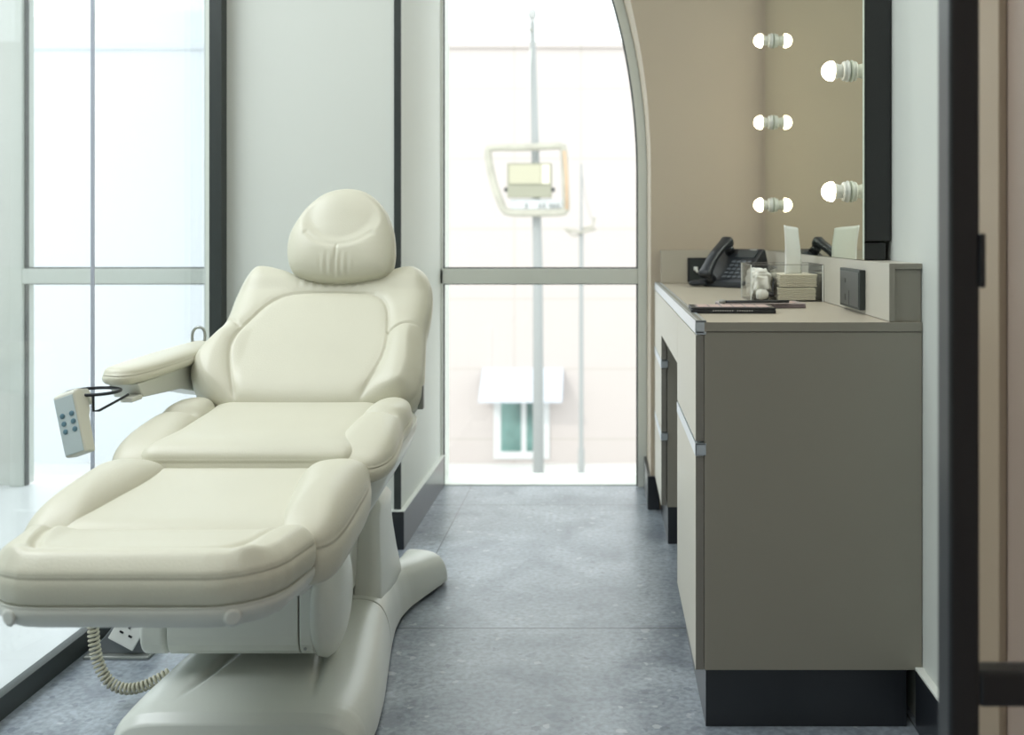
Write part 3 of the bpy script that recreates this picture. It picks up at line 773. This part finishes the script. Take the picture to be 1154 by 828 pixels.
for y, z in ((2.443, 1.142), (2.443, 1.436), (3.543, 1.1405), (3.543, 1.4326), (3.543, 1.7216)): bulb(y, z)

# ------------------------------------------------------------------ things on the counter
ZT = .8545
# phone
ph = thing('desk_telephone', 'black desk telephone with keypad at far end of worktop', 'telephone', (.462, 3.50, ZT), radians(-44))
tilt = radians(42)
bm = bmesh.new()
prism(bm, [(-.075, 0), (.085, 0), (.075, .085), (.060, .128), (.050, .132), (-.075, .022)], 0, -.085, .085)
body = obj('phone_body', bm, M['phone'], ph, bevel=.004, bseg=3)
Mp = Matrix.Translation((0, -.075, .022)) @ Matrix.Rotation(math.atan2(.11, .125), 4, 'X')   # face plane: x across, y up the slope, z out
def on_face(name, x0, x1, y0, y1, t, m, parent, b=.0008): return box(name, x0, x1, y0, y1, .0, t, m, parent, b, Mp)
on_face('phone_screen', -.010, .070, .118, .155, .003, M['lcd'], body)
on_face('screen_label', .030, .060, .158, .162, .0012, M['silver'], body, 0)
for r in range(5):
    for c_ in range(4):
        on_face('phone_key', -.012 + c_ * .022, .003 + c_ * .022, .016 + r * .019, .026 + r * .019, .0035, M['phoneg'], body)
# handset along the left
bm = bmesh.new(); pts = []; rad = []
for i in range(25):
    t = i / 24; y = -.015 + .185 * t; zz = .034 + .016 * sin(pi * t)
    pts.append(Mp @ Vector((-.052, y, zz))); rad.append(.0165)
secs = []
for i, p_ in enumerate(pts):
    t = i / 24; tg = (pts[min(i + 1, 24)] - pts[max(i - 1, 0)]).normalized(); up = Vector((1, 0, 0)); sd = tg.cross(up)
    wgt = .020 + .006 * (abs(2 * t - 1) ** 3); th = .013 + .010 * (abs(2 * t - 1) ** 4)
    if i in (0, 24): wgt *= .8; th *= .7
    ring = []
    for k in range(16):
        a = 2 * pi * k / 16; ca, sa = cos(a), sin(a)
        ring.append(bm.verts.new(p_ + up * wgt * (abs(ca) ** .6) * (1 if ca > 0 else -1) + sd * th * (abs(sa) ** .6) * (1 if sa > 0 else -1)))
    secs.append(ring)
for a, b in zip(secs, secs[1:]):
    for k in range(16): bm.faces.new((a[k], a[(k + 1) % 16], b[(k + 1) % 16], b[k]))
bm.faces.new(secs[0]); bm.faces.new(secs[-1])
hsn = obj('handset', bm, M['phone'], ph, True)
for y in (.005, .15):
    bm = bmesh.new(); lathe(bm, [(0, 0), (.019, 0), (.017, .030), (0, .030)], Mp @ Matrix.Translation((-.052, y, -.002)), 20); obj('handset_rest', bm, M['phone'], body, True)
pc = spline([(-.075, -.07, .02), (-.10, -.085, .012), (-.135, -.08, .010), (-.145, -.05, .010), (-.115, -.04, .012), (-.095, -.06, .018), (-.12, -.095, .012), (-.09, -.105, .010), (-.06, -.09, .012)], 500, False)
bm = bmesh.new(); pts = []
for i, p_ in enumerate(pc):
    t = (pc[min(i + 1, 499)] - pc[max(i - 1, 0)]).normalized(); u = Vector((0, 0, 1)); u = (u - t * u.dot(t)).normalized(); v_ = t.cross(u); a = i * 2 * pi / 500 * 60
    pts.append(p_ + (u * cos(a) + v_ * sin(a)) * .0055)
tube(bm, pts, .0022, 6); obj('phone_cord', bm, M['phone'], ph, True)

# clear organiser with its contents
og = thing('acrylic_organiser', 'clear acrylic organiser box beside the ledge holding tissues and cotton', 'organiser', (.499, 2.815, ZT))
X0, X1, Y0, Y1, HH = -.099, .099, -.095, .095, .100
tk = .003
for (a, b, c_, d_, e, f_) in ((X0, X1, Y0, Y1, 0, tk),):
    box('organiser_base', a, b, c_, d_, e, f_, M['clear'], og)
box('organiser_wall', X0, X1, Y0, Y0 + tk, tk, HH, M['clear'], og); box('organiser_wall', X0, X1, Y1 - tk, Y1, tk, HH, M['clear'], og)
box('organiser_wall', X0, X0 + tk, Y0 + tk, Y1 - tk, tk, HH, M['clear'], og); box('organiser_wall', X1 - tk, X1, Y0 + tk, Y1 - tk, tk, HH, M['clear'], og)
box('organiser_divider', -.030, -.027, Y0 + tk, Y1 - tk, tk, HH - .004, M['clear'], og)
rim = bmesh.new()
for q in ((X0, X1, Y0 - .0005, Y0 + .0025), (X0, X1, Y1 - .0025, Y1 + .0005), (X0 - .0005, X0 + .0025, Y0, Y1), (X1 - .0025, X1 + .0005, Y0, Y1)): bx(rim, *q, HH, HH + .0015)
obj('organiser_rim', rim, mat('acrylic_edge', (.20, .19, .17), .2), og)
for q in ((X0, Y0), (X1 - .003, Y0), (X0, Y1 - .003)):
    box('organiser_corner', q[0], q[0] + .003, q[1] - .0004, q[1] + .0034, 0, HH, mat('acrylic_bright_edge', (.75, .78, .74), .15), og)
# paper towels stack
for k in range(2):
    bm = bmesh.new(); z0 = ZT + tk + .001 + k * .036
    a0 = radians(-2 + 3 * k)
    Mt = Matrix.Translation((.530, 2.800, z0)) @ Matrix.Rotation(a0, 4, 'Z')
    for j in range(7):
        e = random.uniform(-.002, .002)
        bx(bm, -.050 + e, .052 + e, -.070, .070, j * .0049, j * .0049 + .0040, 0, Mt)
    tag(obj('paper_towel_stack', bm, M['towel'], None, False, .0012), ('lower' if k == 0 else 'upper') + ' bundle of folded beige paper towels inside the clear organiser', 'paper towels', 'paper towel bundles')
bm = bmesh.new(); NX, NZ = 8, 14; g = []
for j in range(NZ + 1):
    row = []
    for i in range(NX + 1):
        u = i / NX; t = j / NZ
        x = .500 + .054 * u + .004 * sin(u * 7 + t * 3) - .004 * t; y = 2.755 + .064 * u + .006 * sin(t * 4 + u * 5)
        z = .925 + (.130 + .008 * (1 - u)) * t
        row.append(bm.verts.new((x, y, z)))
    g.append(row)
for a, b in zip(g, g[1:]):
    for i in range(NX): bm.faces.new((a[i], a[i + 1], b[i + 1], b[i]))
ts = obj('paper_tissue', bm, M['tissue'], None, True); sm = ts.modifiers.new('solid', 'SOLIDIFY'); sm.thickness = .0022; sm.offset = 0
tag(ts, 'white tissue standing upright out of the clear organiser', 'tissue')
bm = bmesh.new(); bmesh.ops.create_icosphere(bm, subdivisions=5, radius=1)
for v in bm.verts:
    q = v.co.copy(); sg = lambda t: (abs(t) ** .6) * (1 if t > 0 else -1)
    f = 1 + .06 * sin(q.x * 9 + 1) * sin(q.y * 8) + .05 * sin(q.z * 11 + q.x * 6) + .03 * sin(q.y * 23 + q.z * 19)
    v.co = Vector((.436 + .030 * sg(q.x) * f, 2.822 + .068 * sg(q.y) * f, ZT + tk + .045 + .040 * sg(q.z) * f))
tag(obj('cotton_wool', bm, M['cotton'], None, True), 'white fluffy cotton wool filling the left compartment of the organiser', 'cotton wool')
# brush lying in the organiser
br = thing('powder_brush', 'cream brush with dark tip lying at front of the organiser', 'brush', (.418, 2.738, ZT + .018))
bm = bmesh.new(); lathe(bm, [(0, 0), (.012, .002), (.0145, .012), (.012, .028), (.006, .034), (0, .034)], rot_to((1, .05, .02)), 20)
o = obj('bristles', bm, M['cotton'], br, True); 
bm = bmesh.new(); lathe(bm, [(0, .030), (.0065, .031), (.0085, .040), (.006, .048), (0, .050)], rot_to((1, .05, .02)), 16); obj('ferrule', bm, M['blackm'], br, True)
bm = bmesh.new(); tube(bm, [(.045, .003, .001), (.050, .022, .028), (.053, .03, .045)], .0028); obj('handle', bm, M['wire'], br, True)

# makeup palettes
pl = thing('eyeshadow_palette', 'thin black closed makeup palette lying at front edge of worktop', 'makeup palette', (.303, 2.375, ZT), radians(-1.5))
box('palette_case', -.098, .098, -.055, .055, 0, .0085, M['palette'], pl, .0015)
box('palette_lid', -.098, .098, -.055, .055, .0090, .0135, M['palette'], pl, .0015)
bm = bmesh.new()
for k in range(9): bx(bm, -.048 + k * .0055, -.0445 + k * .0055, -.0556, -.055, .0052, .0078)
for k in range(7): bx(bm, .008 + k * .0055, .0115 + k * .0055, -.0556, -.055, .0052, .0078)
obj('printed_lettering', bm, M['silver'], pl)
bm = bmesh.new(); bx(bm, -.085, .088, -.046, .046, .0135, .0141); obj('lid_window', bm, M['palettep'], pl)
bm = bmesh.new()
for i in range(6):
    for j in range(2): bx(bm, -.080 + i * .028, -.056 + i * .028, -.040 + j * .043, -.003 + j * .043, .0141, .0146)
obj('colour_swatches', bm, M['pan1'], pl)
p2 = thing('eyeshadow_palette', 'mauve grey makeup palette lying behind the black one', 'makeup palette', (.395, 2.530, ZT), radians(4))
box('palette_case', -.105, .105, -.050, .050, 0, .008, M['palettep'], p2, .0015)
box('palette_lid', -.105, .105, -.050, .050, .0085, .012, mat('lid_mauve', (.40, .34, .34), .3), p2, .0015)
for i in range(5):
    box('powder_pan', -.088 + i * .036, -.058 + i * .036, -.035, .035, .012, .0126, M['pan%d' % (i % 4)], p2, 0)
pn = thing('makeup_pencil', 'slim black pencil lying across the makeup palettes', 'pencil', (.375, 2.475, ZT + .0170), radians(4))
bm = bmesh.new(); tube(bm, [(-.075, 0, 0), (.085, 0, 0)], .0036, 10); obj('barrel', bm, M['palette'], pn, True)
bm = bmesh.new(); lathe(bm, [(0, 0), (.005, 0), (.005, .014), (0, .016)], Matrix.Translation((-.075, 0, .0005)) @ rot_to((-1, 0, 0)), 12); obj('cap', bm, M['silver'], pn, True)
# ------------------------------------------------------------------ outside
GZ = -5.85
o = box('ground', -60, 60, 4.6, 90, GZ - .3, GZ, M['concrete']); struct(o)
struct(box('ground_kerb', -40, 40, 27.6, 27.9, GZ, GZ + .14, M['concrete']))
bd = thing('building', 'pale pink panelled building across the street with flat roofline', 'building', (0, 34, GZ))
bm = bmesh.new(); bx(bm, -8, 22, -4, 5, 0, 12.5); obj('wall', bm, M['facade'], bd)
bm = bmesh.new(); bx(bm, -8.1, 22.1, -4.1, 5.1, 12.45, 12.62); obj('roof_edge', bm, M['facade'], bd)
wb = thing('building', 'plain white rendered building seen through the left glass, flat roof', 'building', (-17.1, 34, GZ))
bm = bmesh.new(); bx(bm, -9, 9, -4, 5, 0, 12.4); obj('wall', bm, mat('white_render', (.565, .59, .615), .9, spec=.1), wb)
bm = bmesh.new(); bx(bm, -9.05, 9.0, -4.06, 5.05, 12.4, 12.6); obj('roof_edge', bm, mat('white_coping', (.54, .565, .59), .9, spec=.1), wb)
dd = obj('entrance_door', (lambda b: (bx(b, -3.28, -1.62, -4.06, -3.99, .15, 2.15), b)[1])(bmesh.new()), M['doorw'], bd)
obj('door_glass', (lambda b: (bx(b, -3.06, -2.46, -4.08, -4.055, .38, 2.1), b)[1])(bmesh.new()), M['dglass'], dd)
obj('door_glass', (lambda b: (bx(b, -2.30, -1.95, -4.08, -4.055, .38, 2.1), b)[1])(bmesh.new()), M['dglass'], dd)
bm = bmesh.new(); prism(bm, [(-4.0, 2.86), (-5.0, 2.06), (-5.0, 1.98), (-4.0, 1.98)], 0, -3.62, -1.2)
obj('awning', bm, M['awn'], bd)
dm = thing('reflection_shape', 'pale domed shape standing in for a reflection in the left glass', 'building', (-28.3, 78, GZ))
bm = bmesh.new(); Rd = 30.6; ztop = 19.3 - GZ  # far body added to imitate a reflection in the glass panel
lathe(bm, [(15.9, 0), (15.9, ztop - Rd + sqrt(Rd ** 2 - 15.9 ** 2))] + [(r_, ztop - Rd + sqrt(Rd ** 2 - r_ ** 2)) for r_ in (15, 13, 11, 9, 7, 5, 3, 1)] + [(0, ztop)], Matrix.Identity(4), 64)
obj('reflection_dome', bm, M['reflection_dome'], dm, True)
# floodlight pole
fp = thing('floodlight_pole', 'tall tapering grey pole carrying a boxed floodlight in the street', 'street light', (-1.29, 20, GZ))
def W2(px, py, D, o): return Vector(((px - 680) * D / 1128, D, 1.04 - (py - 263) * D / 1128)) - o
o0 = Vector((-1.29, 20, GZ))
bm = bmesh.new(); tube(bm, [(0, 0, 0), (-.02, 0, 6.2), (-.13, 0, 11.15)], [.115, .10, .055], 16); obj('pole', bm, M['pole'], fp, True)
bm = bmesh.new(); bmesh.ops.create_uvsphere(bm, u_segments=16, v_segments=10, radius=.11)
for v in bm.verts: v.co.x *= .9; v.co.z *= 1.15; v.co += Vector((-.13, 0, 11.27))
obj('pole_cap', bm, M['pole'], fp, True)
cor = [(550, 172), (556, 166.5), (590, 166), (630, 164.5), (635, 168), (637, 200), (638, 234), (634, 239), (600, 240), (572, 239), (566, 232), (556, 205)]
bm = bmesh.new(); rp = spline([W2(x, y, 19.7, o0) for x, y in cor], 60); tube(bm, rp, .075, 8, closed=True)
obj('guard_frame', bm, M['lampf'], fp, True)
bm = bmesh.new(); rp = spline([W2(x * .97 + 600 * .03, y * .97 + 203 * .03, 19.95, o0) for x, y in cor], 60); tube(bm, rp, .05, 8, closed=True)
obj('guard_frame', bm, M['shell'], fp, True)
bm = bmesh.new(); tube(bm, [W2(636, 170, 19.6, o0), W2(638.5, 200, 19.6, o0), W2(639, 236, 19.6, o0)], .03, 8); obj('guard_edge', bm, M['rust'], fp, True)
def pbox(name, x0, y0, x1, y1, D, dep, m, parent):
    a = W2(x0, y1, D, o0); b = W2(x1, y0, D, o0); bm = bmesh.new(); bx(bm, a.x, b.x, a.y, a.y + dep, a.z, b.z); return obj(name, bm, m, parent, bevel=.01)
lh = pbox('lamp_housing', 571.5, 183.5, 621.5, 222.5, 19.7, .2, M['lampb'], fp)
pbox('lamp_lens', 573.5, 185.5, 610, 207, 19.66, .04, M['lampg'], lh); pbox('lamp_lens', 610.5, 185.5, 619.5, 207, 19.66, .04, mat('flood_lens_pale', (.68, .64, .52), .3), lh)
pbox('lamp_bolt', 568, 211, 572, 216, 19.7, .2, M['blackm'], lh); pbox('lamp_bolt', 621, 211, 625, 216, 19.7, .2, M['blackm'], lh)
bp_ = pbox('reflection_plate', 575, 224, 634, 239, 19.8, .05, M['doorw'], fp)  # pale plate added to carry the painted reflection
for x in (592, 607, 612, 619, 623, 627): pbox('reflection_mark', x, 229, x + 2.4, 234, 19.77, .03, M['pole'], bp_)  # grey dashes draw a reflection in colour on the plate
bm = bmesh.new(); tube(bm, spline([W2(598, 55, 19.95, o0), W2(596, 90, 19.9, o0), W2(594.5, 130, 19.85, o0), W2(592, 150, 19.8, o0), W2(588, 160, 19.75, o0)], 24, False), .016, 6); obj('cable', bm, M['shell'], fp, True)
bm = bmesh.new(); tube(bm, spline([W2(600, 34, 19.95, o0), W2(588, 32, 19.9, o0), W2(574, 35, 19.85, o0)], 12, False), .022, 6); obj('side_arm', bm, M['lampf'], fp, True)
# thinner pole
o0 = Vector(((655 - 680) * 26 / 1128, 26, GZ))
tp = thing('utility_pole', 'thin pale pole with small cross arms right of the floodlight', 'pole', tuple(o0))
bm = bmesh.new(); tube(bm, [(0, 0, 0), (0, 0, 1.3), (0, 0, 1.31), (0, 0, 6.9), (0, 0, 6.91), (0, 0, 8.7)], [.085, .085, .06, .06, .035, .025], 12); obj('pole', bm, M['pole'], tp, True)
bm = bmesh.new(); tube(bm, [W2(636, 258, 26, o0), W2(655, 262, 25.9, o0), W2(671, 258, 26, o0)], .035, 8)
tube(bm, [W2(655, 258, 26, o0), W2(668, 255, 26, o0), W2(670, 245, 26, o0)], .03, 8); tube(bm, [W2(637, 258, 26, o0), W2(646, 266, 26, o0), W2(656, 264, 26, o0)], .025, 8)
obj('cross_arm', bm, M['lampf'], tp, True)
bm = bmesh.new(); tube(bm, spline([W2(655, 190, 26, o0), W2(660, 225, 26, o0), W2(668, 248, 26, o0)], 16, False), .010, 6); obj('wire', bm, M['pole'], tp, True)
